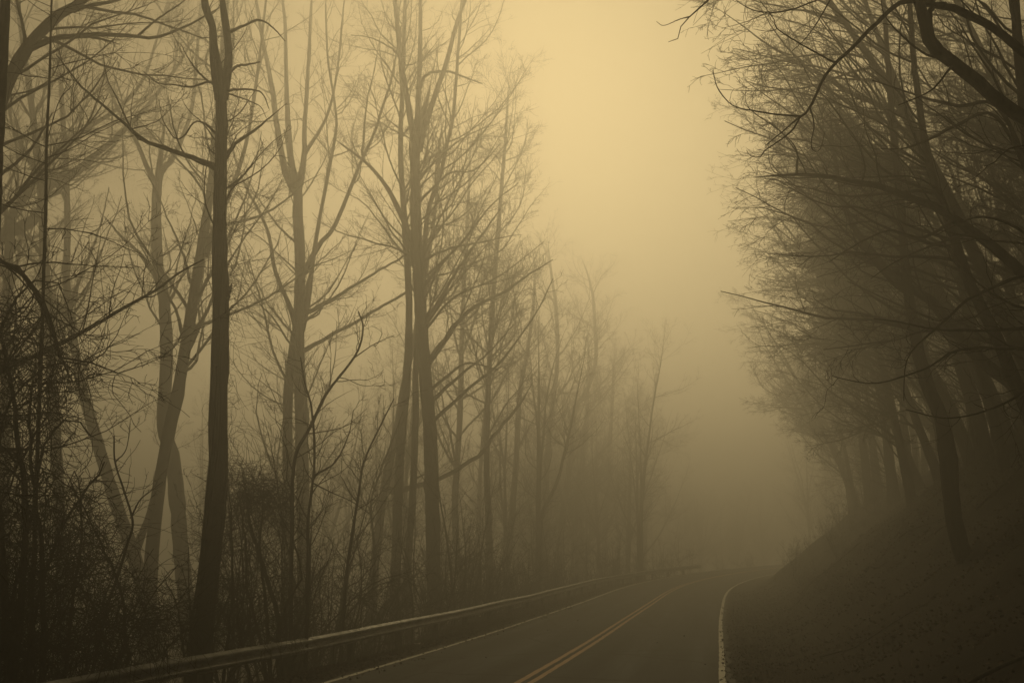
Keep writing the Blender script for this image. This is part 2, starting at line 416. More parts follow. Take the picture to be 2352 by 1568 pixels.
def trace(pts, w0, w1, D, D1=None, to_ground=False, top=0.0):
    D1 = D if D1 is None else D1
    n = len(pts); P = []; R = []
    for k, (px, py) in enumerate(pts):
        f = k / max(1, n - 1); p, t = at(px, py, D + (D1 - D) * f); P.append(p)
        R.append(.5 * (w0 + (w1 - w0) * f) / FV * t)
    if top == 0 and to_ground is not None and w1 > 3:
        d = nrm(P[-1] - P[-2]); d = nrm(d + rng.normal(0, .12, 3)); l = min(14 * R[-1] + .3, .5 * np.linalg.norm(P[-1] - P[0]))
        P.append(P[-1] + d * l); R.append(max(.004, R[-1] * .2))
    top = min(top, 34.0 - P[-1][2])
    if top > .3:
        d = nrm(P[-1] - P[-2]); d = nrm(d + np.array([0, 0, .5]))
        P.append(P[-1] + d * top * .5); R.append(R[-1] * .65)
        d = nrm(d + rng.normal(0, .08, 3)); P.append(P[-1] + d * top * .5); R.append(R[-2] * .2)
    if to_ground:
        d = nrm(P[0] - P[1]); d = nrm(d + np.array([0, 0, -.25])); p = P[0].copy(); k = 0
        while p[2] > gh1(p[0], p[1]) - .25 and k < 200: p = p + d * .15; k += 1
        if k > 1:
            P.insert(0, p); R.insert(0, R[0] * 1.25)
        else: R[0] *= 1.15
    return P, R

def rough_trunk(P, R, sides, mb, K, knob=.05, wob=.006):
    P, R = resample(P, R, K)
    P[1:-1] += rng.normal(0, wob, (K - 2, 3)) * np.minimum(1, R[1:-1, None] * 8)
    R = R * (1 + rng.normal(0, knob * .5, K))
    a = np.arange(sides) / sides * 2 * math.pi; t = np.linspace(0, 1, K)[:, None]
    m = 1 + .05 * np.sin(3 * a + 5 * t + rng.uniform(0, 6)) + .035 * np.sin(5 * a - 9 * t + rng.uniform(0, 6)) + rng.normal(0, knob * .6, (K, sides))
    for _ in range(int(rng.integers(2, 6))):                      # burls and old branch scars
        m += rng.uniform(.15, .45) * np.exp(-((t - rng.uniform(.05, .9)) * K / rng.uniform(.8, 1.8)) ** 2) * np.clip(np.cos(a - rng.uniform(0, 6.28)), 0, 1) ** 3
    m += .35 * np.exp(-t * K / 3) * (1 + .5 * np.sin(4 * a + 1))  # root flare
    mb.tubes(P[None], (R[:, None] * m)[None], sides)
    return P, R

SEED = [100]
def reseed():
    global rng
    SEED[0] += 1; rng = np.random.default_rng(SEED[0])
def traced_tree(name, label, D, stems, limbs=(), cat='tree', group=None, mat='bark', t0=.35, top=4.5, dens=1., fine=1., K=40, crown_kw=None, limb_kw=None, ground=True, lev=4):
    """stems/limbs: (pixel points from the base up, width at base, width at end[, distance at base[, distance at end]])"""
    reseed()
    D0 = D; D = D * 1.7 if D >= 26 else D
    zt = max(at(q[0], q[1], D)[0][2] for st in list(stems) + list(limbs) for q in st[0])
    if zt > 33.5: D = max(D0, D * 31.55 / (zt - 1.95))           # keep every crown below the top of the fog
    big = D / D0
    st = stems[0]; P, R = trace(st[0], st[1], st[2], st[3] if len(st) > 3 else D, st[4] if len(st) > 4 else None, ground, top if st[0][-1][1] < 30 else 0)
    base = np.array(P[0]) + np.array([0, 0, .25])
    root = tag(empty(name, tuple(base)), label, cat, group)
    mb = MB(); Pt, Rt = rough_trunk(np.array(P) - base, R, 18, mb, K + 24); mb.build('trunk', M[mat], root)
    SP_, SR_ = [resample(Pt, Rt, 24)], []
    ext = [resample(Pt, Rt, 24)]
    for st in stems[1:]:
        P, R = trace(st[0], st[1], st[2], st[3] if len(st) > 3 else D, st[4] if len(st) > 4 else None, False, top if st[0][-1][1] < 30 else 0)
        mb = MB(); p, r = rough_trunk(np.array(P) - base, R, 10, mb, 28); mb.build('stem', M[mat], root); ext.append(resample(p, r, 24))
    lim = []; lobs = []
    for st in limbs:
        P, R = trace(st[0], st[1], st[2], st[3] if len(st) > 3 else D, st[4] if len(st) > 4 else None, False, 0)
        mb = MB(); p, r = rough_trunk(np.array(P) - base, R, 7, mb, 24, .04, .02 * big); bo = mb.build('branch', M[mat], root); lim.append(resample(p, r, 24)); lobs.append(bo)
    mb = MB(); kw = dict(rmin=.0026 + D0 * .00004, big=big); kw.update(crown_kw or {})
    crown(mb, np.stack([e[0] for e in ext]), np.stack([e[1] for e in ext]), dens, fine, t0, lev=lev, **kw)
    if lim:
        lk = dict(rmin=kw['rmin'], big=big, L1=(.4, 2.2), Lf=.32, wob=.2, up=.08); lk.update(limb_kw or {})
        for e, bo in zip(lim, lobs):                              # each limb carries its own twigs
            ml = MB(); crown(ml, e[0][None], e[1][None], 1.3 * dens, fine, .15, lev=lev, **lk)
            if ml.n: ml.build('twigs', M['twig'], bo)
    if mb.n: mb.build('twigs', M['twig'], root)
    return root, base, ext, lim

# ------------------------------------------------------------------ trees on the guardrail side, nearest first
TT = traced_tree
hero, hbase, hext, hlim = TT('bare_tree', 'tallest dark trunk just behind the guardrail, draped in vines, forked near its top', 20.5,
  [([(462,1470),(482,1300),(500,1080),(505,900),(510,700),(506,500),(507,380),(508,215)],46,24),
   ([(507,228),(492,150),(487,60),(470,0)],19,14), ([(511,228),(525,130),(517,40),(510,0)],17,13)],
  [([(498,388),(440,362),(330,322),(300,297),(265,266),(190,202),(150,152),(128,125)],12,2),
   ([(300,297),(268,225),(246,180),(236,120)],4,1.5), ([(300,297),(345,285),(372,270),(430,210)],3,1.2),
   ([(505,205),(480,188),(440,200),(400,195),(362,190),(330,165)],6,1.5), ([(482,190),(455,165),(430,130),(415,100)],5,1.3),
   ([(500,312),(478,290),(455,278),(440,287),(425,310),(405,320),(388,300),(372,270),(365,230)],5,1.5),
   ([(515,80),(545,66),(594,47),(625,62),(655,95)],8,2), ([(520,172),(544,153),(571,148),(598,143)],8,3),
   ([(515,210),(554,205),(588,208),(605,218),(618,250)],6,2), ([(515,212),(564,229),(598,245),(612,272)],4,1.3),
   ([(510,372),(538,333),(571,309),(595,292),(615,274)],10,4), ([(508,700),(520,680),(526,668)],20,12)],
  mat='bark', t0=.62, dens=.7, limb_kw=dict(L1=(.4,1.6), wob=.28, rmin=.0042), crown_kw=dict(L1=(.6,2.2), rmin=.0042))
TT('bare_tree', 'slanting grey trunk just left of the vine-draped one, crossing behind it higher up', 27,
  [([(338,1490),(352,1250),(375,1060),(412,880),(442,700),(462,570),(478,470),(492,370),(505,240),(512,120),(520,10)],32,12),
   ([(470,590),(490,530),(530,440),(560,350),(580,250),(600,100),(610,10)],12,5)],
  [([(438,650),(420,585),(400,535),(382,495),(360,440),(330,390)],6,2), ([(419,770),(400,704),(362,645),(345,605),(320,560),(290,520)],7,2),
   ([(440,765),(455,745),(468,722)],6,3)], t0=.42, dens=1.4, crown_kw=dict(rmin=.0045))
TT('bare_tree', 'pale thick trunk half lost in mist behind the slanting trunk, fork above its middle', 40,
  [([(432,1430),(416,1261),(398,1061),(376,974),(382,830),(376,690),(362,614),(358,504),(361,430)],36,20),
   ([(361,432),(370,393),(393,370),(416,322),(440,250),(450,150),(460,20)],14,6), ([(361,432),(336,380),(312,322),(285,280),(250,200),(230,100),(215,20)],11,4)],
  [([(362,640),(317,578),(281,546),(248,508)],11,4), ([(378,720),(410,650),(430,600),(445,520)],7,2)], t0=.55, mat='bark', crown_kw=dict(rmin=.005))
TT('bare_tree', 'pale misty trunk leaning to the left with a low side stem, behind the dark thicket', 40,
  [([(345,1440),(322,1330),(300,1250),(275,1180),(245,1085),(215,985),(198,930),(180,850),(163,740),(152,640),(155,520),(150,380),(140,200),(130,20)],34,8),
   ([(300,1290),(322,1235),(343,1180),(365,1090),(378,1000),(380,900)],18,6)],
  [([(165,750),(130,690),(90,640),(60,560)],8,2), ([(160,700),(200,600),(230,520),(250,430)],8,2)], t0=.45, crown_kw=dict(rmin=.005))
TT('bare_tree', 'straight dark grey trunk rising out of the black thicket near the left edge', 29,
  [([(156,1560),(145,1380),(137,1190),(128,1020),(118,880),(112,720),(100,560),(95,450),(82,320),(60,150),(40,10)],30,10)],
  [([(115,800),(150,730),(210,640),(240,560)],7,2), ([(103,600),(60,540),(20,500),(-20,480)],8,3)], t0=.4, crown_kw=dict(rmin=.0045))
TT('bare_tree', 'big tree at the left edge reaching long level limbs across the upper left sky', 24,
  [([(-62,1500),(-54,1000),(-42,600),(-20,330),(10,210),(60,112),(130,40),(180,8),(230,-40)],44,15)],
  [([(15,200),(70,114),(130,88),(230,80),(310,83),(350,88),(412,68),(480,32)],15,4), ([(318,82),(360,45),(410,12),(450,-20)],5,2),
   ([(140,30),(200,14),(262,2),(330,-20)],11,5), ([(180,83),(215,86),(246,93)],9,5), ([(-30,420),(30,380),(80,330),(120,260)],9,3)], t0=.5, dens=.8, crown_kw=dict(rmin=.0042))
TT('bare_tree', 'slim straight young tree at the left with many thin level side branches', 15.5,
  [([(66,1560),(80,1200),(92,860),(98,700),(105,470),(107,329),(114,180),(118,20)],10,4.5)],
  t0=.25, dens=1.9, fine=.8, top=3, crown_kw=dict(L1=(.8,2.6), ang=(1.05,1.6), up=.02, rmin=.0035, wob=.12))
TT('bare_tree', 'forked grey tree at far left whose limb bends and climbs right through the mist', 33,
  [([(-70,1450),(-62,900),(-45,600),(0,540),(55,516),(90,492),(101,445),(120,418),(168,396),(215,360),(292,292),(356,222),(420,130),(480,20)],30,5)],
  [([(-40,590),(-10,470),(30,400),(60,300)],11,3)], t0=.35, crown_kw=dict(rmin=.0048))
TT('bare_tree', 'faint slanting tree behind the far left limbs, rising to the right', 40,
  [([(10,1450),(12,1000),(15,700),(27,500),(57,454),(97,390),(161,319),(215,286),(269,249),(330,180),(380,20)],24,5)], t0=.4, crown_kw=dict(rmin=.005))
TT('bare_tree', 'long thin stem leaning far to the right across the left third of the photo', 21,
  [([(-262,1500),(-235,1150),(-160,960),(0,852),(108,805),(202,755),(295,701),(360,665),(414,625),(468,596)],16,3)],
  t0=.45, dens=1.6, crown_kw=dict(L1=(.5,2.4), rmin=.004, bias=(0,0,.9)))
TT('bare_tree', 'black vine-choked trunk cut by the upper left corner', 13.5,
  [([(-30,1560),(-24,900),(-8,400),(4,180),(10,60),(16,-80)],30,20)],
  t0=.55, dens=2.6, fine=1.0, top=3, mat='vine', crown_kw=dict(L1=(.15,.55), up=-.10, wob=.35, rmin=.002, ang=(.3,1.0)))
TT('bare_tree', 'double-trunked grey tree left of centre, its two trunks joining below a many-stemmed crown', 31,
  [([(697,1450),(697,1221),(694,1032),(690,900),(686,770),(690,620),(684,480),(682,433)],31,21),
   ([(652,1640),(656,1460),(660,1340),(660,1032),(661,902),(672,800),(686,735)],26,19),
   ([(682,445),(665,415),(652,383),(632,262),(625,200),(605,100),(590,10)],16,8), ([(683,440),(669,370),(660,252),(657,168),(655,60),(650,10)],14,6),
   ([(683,445),(693,403),(700,346),(699,302),(705,200),(712,80),(715,10)],14,6), ([(690,425),(700,356),(733,302),(756,252),(775,160),(790,10)],10,4),
   ([(682,760),(665,701),(633,625),(618,542),(593,481),(560,420),(530,330),(515,250)],11,3),
   ([(692,760),(708,687),(719,597),(730,524),(753,403),(766,336),(773,286),(766,218),(753,134),(748,10)],11,4),
   ([(690,640),(737,557),(766,524),(806,430),(833,363),(857,312),(880,242),(900,178),(914,100)],11,4)],
  [([(833,360),(833,336),(843,235),(860,161),(872,90)],5,2), ([(690,728),(780,676),(852,632),(939,582),(1010,540)],9,3),
   ([(692,808),(816,740),(895,694),(960,658),(1005,640)],9,3), ([(684,560),(640,520),(590,450),(560,390)],6,2)],
  t0=.36, dens=1.25, crown_kw=dict(rmin=.005, up=.13))
TT('bare_tree', 'tall straight trunk beside the road left of centre, splitting into three upright stems', 37,
  [([(1003,1420),(996,1300),(989,1032),(978,888),(970,780),(962,650),(957,550),(955,470),(955,437),(956,340)],34,21),
   ([(956,350),(948,302),(934,218),(921,134),(910,34),(905,-20)],15,9), ([(958,345),(961,235),(964,134),(966,30),(965,-10)],14,7),
   ([(960,345),(978,285),(1005,201),(1025,144),(1045,67),(1068,0)],14,8), ([(955,610),(940,540),(907,464),(880,417),(843,376),(800,343)],15,5)],
  [([(960,212),(974,178),(1001,165),(1035,165),(1068,178),(1108,192)],9,3), ([(928,145),(905,115),(887,104),(853,87),(806,81)],6,2),
   ([(980,735),(1010,690),(1040,636),(1097,553),(1150,480)],11,3), ([(984,830),(1068,722),(1155,672),(1223,625),(1270,596)],11,2.0),
   ([(986,925),(1068,852),(1120,812),(1180,745)],8,2), ([(962,603),(1032,571),(1110,555),(1180,540)],7,2),
   ([(970,660),(1020,600),(1075,540),(1130,470),(1190,420)],8,2), ([(990,970),(1080,890),(1150,830),(1230,720),(1270,640)],8,2),
   ([(984,900),(1030,860),(1068,835),(1105,838),(1145,850)],7,3), ([(956,420),(1000,370),(1060,320),(1120,290)],6,2), ([(956,470),(1030,400),(1090,390),(1150,330)],6,2)],
  t0=.45, dens=.95, fine=1.1, crown_kw=dict(rmin=.0055, bias=(.7,0,.1), L1=(1.8,8.5)), limb_kw=dict(rmin=.0055, L1=(.8,4.2)))
TT('bare_tree', 'thin trunk touching the left side of the tall straight roadside trunk', 33,
  [([(941,1420),(937,1301),(949,1121),(955,941),(954,860),(960,776),(970,690),(981,500),(1011,403),(1025,336),(1040,270),(1050,150),(1060,10)],17,6)],
  [([(950,1100),(985,1080),(1010,1020)],4,1.5)], t0=.45, dens=1.1, crown_kw=dict(rmin=.0046, bias=(.5,0,.1)))
TT('bare_tree', 'leaning misty trunk with a bent limb sweeping low across to the right', 35,
  [([(848,1440),(860,1300),(884,1113),(913,981),(925,902),(940,830),(953,776),(965,690),(980,610),(1000,480),(1010,330)],22,6)],
  [([(886,1120),(900,1128),(984,1109),(1044,1081),(1096,1048),(1132,1001),(1165,964),(1195,925)],13,6)], t0=.6, dens=.8, crown_kw=dict(rmin=.0048))
TT('bare_tree', 'wide faint trunk in the mist between the leaning trunk and the tall straight one', 47,
  [([(905,1440),(912,1221),(922,1000),(935,880),(940,700),(930,520),(920,350),(925,180),(930,10)],24,8)], t0=.5, crown_kw=dict(rmin=.006))
TT('snag', 'broken leaning stump behind the guardrail below the leaning misty trunk', 26.5,
  [([(866,1440),(880,1402),(905,1372),(920,1354),(926,1347)],19,13)], cat='dead trunk', top=-1, dens=0, t0=.2, fine=.6, K=14, crown_kw=dict(L1=(.15,.5), rmin=.004))
TT('sapling', 'crooked sapling leaning right across the double-trunked tree', 23,
  [([(668,1480),(670,1250),(676,1060),(710,985),(751,902),(816,816),(834,755),(823,715)],10,3)], [([(812,822),(860,790),(905,770)],3,1)],
  t0=.3, dens=1.9, crown_kw=dict(L1=(.4,1.6), rmin=.0038, wob=.22))
TT('sapling', 'thin leaning sapling midway between the double-trunked tree and the leaning trunk', 25.5,
  [([(786,1470),(798,1301),(824,1133),(837,1057),(880,965),(905,915)],8,2.2)], t0=.3, dens=1.9, crown_kw=dict(L1=(.4,1.5), rmin=.0038, wob=.2))
TT('sapling', 'young stem curving right in front of the leaning misty trunk', 26,
  [([(853,1470),(860,1281),(852,1165),(864,1110),(905,1001),(925,945)],7,2)], t0=.3, dens=1.9, crown_kw=dict(L1=(.4,1.4), rmin=.0038, wob=.2))
TT('sapling', 'dark upright sapling with a curving side stem right of the vine tangle', 22.5,
  [([(704,1480),(708,1281),(707,1201),(722,1060),(716,941),(700,880),(690,820)],9,2.5)], [([(722,1092),(770,1060),(800,1000),(812,941)],5,1.6), ([(720,1110),(760,1130),(805,1150),(850,1180)],3,1.2)],
  t0=.25, dens=2.0, crown_kw=dict(L1=(.3,1.4), rmin=.0036, wob=.22))
TT('sapling', 'thin forked sapling at mid height left of the vine-draped trunk base', 19,
  [([(210,1560),(238,1420),(268,1330),(292,1250),(305,1200),(286,1130),(264,1060),(262,1000)],8,3)],
  [([(300,1190),(320,1150),(345,1128),(375,1105)],4,1.3), ([(265,1060),(290,1030),(300,960)],3,1.2)], t0=.35, dens=1.7, crown_kw=dict(L1=(.4,1.5), rmin=.0038, wob=.22))
for px, D, lab, pts, wd in (
  (0, 50, 'misty trunk bent right near its top, standing right of the tall straight trunk', [(1155,1450),(1161,1341),(1183,1101),(1191,941),(1197,880),(1212,800),(1225,700),(1228,620)], (17,5)),
  (0, 46, 'slightly curved grey trunk next right of the tall straight roadside trunk', [(1063,1450),(1061,1361),(1045,1181),(1057,941),(1060,800),(1066,650),(1075,480),(1080,350)], (18,5)),
  (0, 52, 'thin grey trunk third to the right of the tall straight one', [(1092,1450),(1095,1373),(1098,1221),(1105,1050),(1118,900),(1125,760),(1128,640)], (13,4)),
  (0, 57, 'straight faint trunk ending in a small fork, half way to the brightest mist', [(1245,1440),(1249,1333),(1256,1080),(1265,960),(1280,830),(1277,704),(1268,640),(1262,590)], (16,5)),
  (0, 66, 'faint trunk curving right to a forked top beside the bright gap', [(1281,1420),(1289,1221),(1309,1061),(1321,941),(1345,902),(1368,830),(1366,737),(1362,680),(1350,630)], (16,5)),
  (0, 62, 'hazy trunk with a wide fine crown right behind the tall straight one', [(1128,1440),(1122,1200),(1118,1000),(1132,700),(1148,480),(1160,330),(1166,240)], (17,5)),
  (0, 72, 'very faint trunk behind the curving forked one', [(1337,1400),(1335,1141),(1345,981),(1352,860),(1350,780)], (14,5)),
  (0, 80, 'dim trunk near the far end of the guardrail', [(1385,1400),(1390,1200),(1402,1000),(1410,860),(1412,800)], (13,4)),
  (0, 92, 'last dim trunk seen against the glow above the far bend', [(1480,1380),(1482,1100),(1485,949),(1503,905),(1508,855)], (12,4))):
    TT('bare_tree', lab, D, [(pts, *wd)], t0=.3, dens=1.0, fine=1.0, K=30, crown_kw=dict(rmin=.006 + (D - 46) * .00012, L1=(1.6,6.5), up=.12))

# ------------------------------------------------------------------ trees on the bank side
RB = (-1.3, 0, .05)
TT('bare_tree', 'near black tree leaning in from the right edge, its bare twigs hanging over the road', 7.5,
  [([(2960,1300),(2900,900),(2750,560),(2600,420),(2500,340),(2352,269),(2298,235),(2235,181),(2172,130),(2139,101),(2130,63),(2113,8),(2090,-60)],38,20),
   ([(2600,425),(2500,240),(2352,122),(2298,76),(2235,38),(2172,13),(2120,0)],24,13)],
  [([(2172,13),(2130,10),(2100,4),(2063,8),(2004,63),(1954,113),(1916,147),(1887,189),(1861,248),(1840,267)],13,5),
   ([(1840,267),(1794,264),(1727,254),(1681,241),(1650,205),(1640,175),(1638,160)],4,1.4), ([(1840,267),(1815,304),(1760,344),(1744,361),(1723,357),(1715,345)],3.5,1.2),
   ([(1861,248),(1870,286),(1863,332),(1872,348),(1885,340),(1895,302)],3,1.2), ([(1918,145),(1849,107),(1786,67),(1778,45),(1744,0)],4,1.4), ([(1786,67),(1762,72),(1731,67)],2,1),
   ([(2100,2),(2000,-70),(1850,-120),(1740,-85),(1660,-30),(1626,0),(1600,25),(1584,39),(1563,63),(1553,99),(1535,97)],7,1.4), ([(1584,39),(1560,45),(1525,59),(1508,50)],2.6,1.1),
   ([(2040,-45),(1940,-28),(1878,0),(1815,23),(1773,29),(1727,23),(1689,0)],5,1.6), ([(1960,-95),(1907,0),(1878,50),(1849,90),(1819,118)],4.5,1.4),
   ([(2188,150),(2146,202),(2109,223),(2063,242)],5,2), ([(2130,60),(2142,10),(2150,-30)],14,9)],
  t0=.3, dens=.3, fine=.45, top=2, crown_kw=dict(L1=(.3,1.2), rmin=.0022, wob=.2), limb_kw=dict(L1=(.12,.5), rmin=.0020, wob=.22), lev=3)
TT('bare_tree', 'dark leaning tree at the right whose nearly level trunk ends in upturned twigs', 13,
  [([(2560,820),(2440,700),(2352,630),(2298,580),(2235,533),(2193,504),(2155,479),(2088,454),(2017,426),(1979,420),(1899,405),(1828,401)],30,7)],
  [([(1830,401),(1830,375),(1832,357),(1823,332),(1790,300),(1740,265),(1710,240)],5,1.4), ([(1979,420),(1987,385),(1975,340),(1955,303),(1900,250)],4.5,1.6),
   ([(2088,454),(2010,430),(1960,425),(1910,410),(1890,380)],5,2), ([(2193,504),(2120,545),(2040,530),(1953,570),(1905,602)],7,2), ([(2235,533),(2150,560),(2060,600),(2000,640)],6,2)],
  t0=.25, dens=1.7, fine=1.0, crown_kw=dict(L1=(.5,2.6), rmin=.0030, bias=RB, wob=.2), limb_kw=dict(L1=(.3,1.3), rmin=.0028))
TT('bare_tree', 'black tree at the right edge sending long arching branches low over the verge', 11,
  [([(2700,1350),(2560,1000),(2480,780),(2420,600),(2385,450),(2360,300),(2340,120),(2330,-20)],50,18)],
  [([(2470,760),(2352,755),(2295,758),(2190,758),(2130,753),(2070,740),(2007,732)],9,2.5), ([(2490,830),(2400,805),(2289,800),(2220,800),(2175,815),(2130,845),(2025,878),(1965,876),(1911,863)],9,2),
   ([(2430,620),(2330,640),(2226,686),(2190,719),(2145,758),(2097,803),(2079,845),(2076,920)],8,2), ([(2385,450),(2294,248),(2206,244),(2130,227),(2080,210),(2004,185)],10,3),
   ([(2390,470),(2290,269),(2193,290),(2147,315),(2080,340),(2025,342)],9,3), ([(2420,600),(2330,520),(2240,500),(2150,540)],8,2.5), ([(2480,780),(2400,860),(2300,930),(2180,960),(2080,940)],8,2)],
  t0=.25, dens=1.5, fine=.9, crown_kw=dict(L1=(.6,3.0), rmin=.0028, bias=RB, wob=.2), limb_kw=dict(L1=(.3,1.5), rmin=.0026, wob=.22))
TT('bare_tree', 'grey tree on the bank leaning left, with a straight upper trunk, at top right', 24,
  [([(2310,1080),(2240,800),(2200,600),(2172,504),(2138,420),(2113,336),(2076,235),(2046,160),(2017,84),(1987,0)],26,9)],
  t0=.35, dens=1.6, crown_kw=dict(L1=(1.2,4.6), rmin=.0042, bias=RB, up=.06))
TT('bare_tree', 'strongly tilted trunk crossing the right side diagonally toward the road', 19,
  [([(2480,1080),(2340,900),(2290,859),(2235,808),(2180,745),(2138,690),(2096,665),(2046,628),(1991,564),(1950,500),(1930,430),(1915,340)],34,7)],
  t0=.3, dens=1.6, crown_kw=dict(L1=(1.0,3.6), rmin=.0038, bias=RB, up=.05))
TT('bare_tree', 'thick black trunk bending left beside the tilted diagonal trunk', 14.5,
  [([(2390,1020),(2323,858),(2298,795),(2256,711),(2226,648),(2197,564),(2170,480),(2140,400),(2120,300),(2100,150),(2090,10)],32,11)],
  t0=.3, dens=1.6, crown_kw=dict(L1=(.8,3.0), rmin=.0032, bias=RB, up=.06))
TT('bare_tree', 'slanting misty trunk on the bank, the lower of two that run side by side', 32,
  [([(2200,1050),(2120,960),(2054,875),(2029,833),(1995,766),(1962,707),(1933,657),(1910,600),(1890,540),(1875,440)],20,6)],
  t0=.25, dens=1.7, crown_kw=dict(L1=(1.2,5), rmin=.0046, bias=RB, up=.05))
TT('bare_tree', 'slanting misty trunk just above its near twin on the bank', 35,
  [([(2190,1000),(2110,900),(2059,824),(2021,766),(1979,724),(1940,660),(1915,590),(1900,480),(1890,380)],18,5)],
  t0=.25, dens=1.7, crown_kw=dict(L1=(1.2,5), rmin=.0048, bias=RB, up=.05))
TT('bare_tree', 'broad dark trunk low on the right rising almost straight from the bank', 18.5,
  [([(2245,1350),(2200,1230),(2180,1100),(2164,964),(2138,900),(2113,816),(2096,732),(2080,606),(2070,480),(2055,330),(2040,150),(2030,10)],40,9)],
  t0=.3, dens=1.5, crown_kw=dict(L1=(1.0,3.8), rmin=.0038, bias=RB, up=.05))

# ------------------------------------------------------------------ vine tangles, shrubs and saplings
def tangle(mb, c, rad, n, length=(.5, 1.6), K=9, r=.0035, droop=-.12, curl=.5):
    P = np.empty((n, K, 3)); v = rng.normal(size=(n, 3)); v = nrm(v) * rng.uniform(0, 1, (n, 1)) ** .45
    P[:, 0] = np.asarray(c) + v * np.asarray(rad); d = nrm(rng.normal(size=(n, 3))); cu = rng.normal(0, curl * .5, (n, 3)); st = (rng.uniform(*length, n) / (K - 1))[:, None]
    for k in range(1, K):
        P[:, k] = P[:, k - 1] + d * st; d = nrm(d + cu + rng.normal(0, .22, (n, 3)) + droop * UPV)
    R = rng.uniform(.6, 1.6, n)[:, None] * r * (1 - .5 * np.linspace(0, 1, K))[None]
    mb.tubes(P, R, 3)
    return P, R
def vine_leaves(mb, P, n, size=.03):
    i = rng.integers(0, len(P), n); k = rng.integers(0, P.shape[1], n)
    leaf_quads(mb, P[i, k], nrm(rng.normal(size=(n, 3)) + np.array([0, 0, -.5])), size)
def leaf_quads(mb, c, d, size):
    n = len(c); s = size * rng.uniform(.5, 1.4, (n, 1)); q = rng.normal(size=(n, 3)); side = nrm(np.cross(d, q)); up = np.cross(side, d)
    bend = rng.uniform(-.5, .5, (n, 1))
    V = np.stack([c, c + d * s * .5 + side * s * .38 + up * s * bend * .5, c + d * s * 1.1 + up * s * bend, c + d * s * .5 - side * s * .38 + up * s * bend * .5], 1)
    a = np.arange(n) * 4
    mb.add(V.reshape(-1, 3), None, np.concatenate([np.stack([a, a + 1, a + 2], -1), np.stack([a, a + 2, a + 3], -1)]))

# vines hanging on the vine-draped trunk (a part of that tree: they cling to it)
mb = MB(); tp, tr = hext[0]
for k in range(2, 23):
    f = k / 23; n = int(18 + 60 * max(0, .45 - f) / .45 + 16 * (f > .55))
    off = np.array([tr[k] * 1.2 + .05, -.05, 0])
    tangle(mb, tp[k] + off, (.16, .16, .5), n, (.25, 1.1), 8, .0036, -.16, .35)
mb.build('vine', M['vine'], hero)
mb = MB()                                                 # thick old vines twined up the trunk
for q in range(5):
    t = np.linspace(.02, rng.uniform(.45, .95), 40); i = t * 23; i0 = np.minimum(i.astype(int), 22); fr = (i - i0)[:, None]
    c = tp[i0] * (1 - fr) + tp[i0 + 1] * fr; r = tr[i0] + .012
    a = q * 1.3 + t * rng.uniform(2, 6) + .3 * np.sin(t * 20)
    P = c + np.stack([np.cos(a) * r, np.sin(a) * r, 0 * a], -1)
    mb.tubes(P[None], np.full((1, 40), rng.uniform(.016, .034)), 6)
mb.build('vine_stem', M['vine'], hero)

def thicket(name, label, px, D, spec, stems, leaves=0, r=.0035, cat='thicket', group=None):
    """a vine-choked bush: bent stems from the ground plus clouds of tangled strands. spec: (px, py, rx, ry px radii, count)"""
    reseed(); b0, _ = at(px, 1300, D); base = np.array([b0[0], b0[1], gh1(b0[0], b0[1])])
    root = tag(empty(name, tuple(base)), label, cat, group)
    mb = MB(); PP = []
    for pts, w0, w1 in stems:
        P, R = trace(pts, w0, w1, D + rng.uniform(-.4, .4), None, True)
        p, rr = resample(np.array(P) - base, R, 24); p[1:-1] += rng.normal(0, .012, (22, 3)); mb.tubes(p[None], rr[None], 6); PP.append((p, rr))
    mb.build('stem', M['vine'], root)
    mb = MB(); crown(mb, np.stack([p[0] for p in PP]), np.stack([p[1] for p in PP]), 1.6, .9, .15, (.3, 1.8), .35, None, 0.0, .28, r * .8, (.4, 1.3))
    mb.build('twigs', M['twig'], root)
    mb = MB(); AL = []
    for (x, y, rx, ry, n) in spec:
        c, t = at(x, y, D + rng.uniform(-.5, .5)); k = t / FV
        AL.append(tangle(mb, c - base, (rx * k, .7, ry * k), n, (.35, 1.5), 9, r)[0])
    mb.build('vine', M['vine'], root)
    if leaves:
        mb = MB(); vine_leaves(mb, np.concatenate(AL), leaves); mb.build('leaves', M['leaf'], root)
    return root
thicket('vine_thicket', 'black mass of tangled vines filling the lower left corner', 60, 15,
  [(20,1000,90,180,300),(0,1300,120,260,700),(110,1330,100,200,300),(60,1500,180,110,600),(150,1150,90,90,130),(30,820,80,90,120),(230,1460,100,80,220)],
  [([(40,1500),(60,1200),(40,1000),(20,850),(-20,700)],16,6), ([(20,1500),(-10,1100),(-30,800),(-45,660),(0,592),(69,650),(115,735),(134,810),(140,822)],18,6),
   ([(70,652),(105,640),(130,648),(150,690),(170,745)],5,1.5) if False else ([(100,1500),(95,1250),(70,1050),(70,900)],13,5),
   ([(60,1520),(110,1300),(160,1180),(215,1100),(240,1060)],9,3), ([(0,1500),(80,1150),(100,1020),(160,960),(205,1000)],9,3)], 250, .0055)
thicket('vine_thicket', 'arching black branch with drooping twigs reaching in from the left edge', 60, 14.2,
  [(150,830,60,40,60),(110,900,70,70,110),(60,760,60,70,70),(200,860,60,30,30)],
  [([(-60,1500),(-55,1000),(-45,650),(0,592),(69,650),(115,735),(134,810),(140,822),(173,830),(216,834),(259,848),(306,857),(340,835)],13,1.6),
   ([(-60,1500),(-40,900),(30,700),(69,650),(105,640),(130,648),(150,690),(170,745)],8,1.5), ([(-50,1500),(0,1000),(60,880),(140,830),(200,838),(240,810),(259,780),(288,722)],7,1.3)], 30, .005, 'shrub')
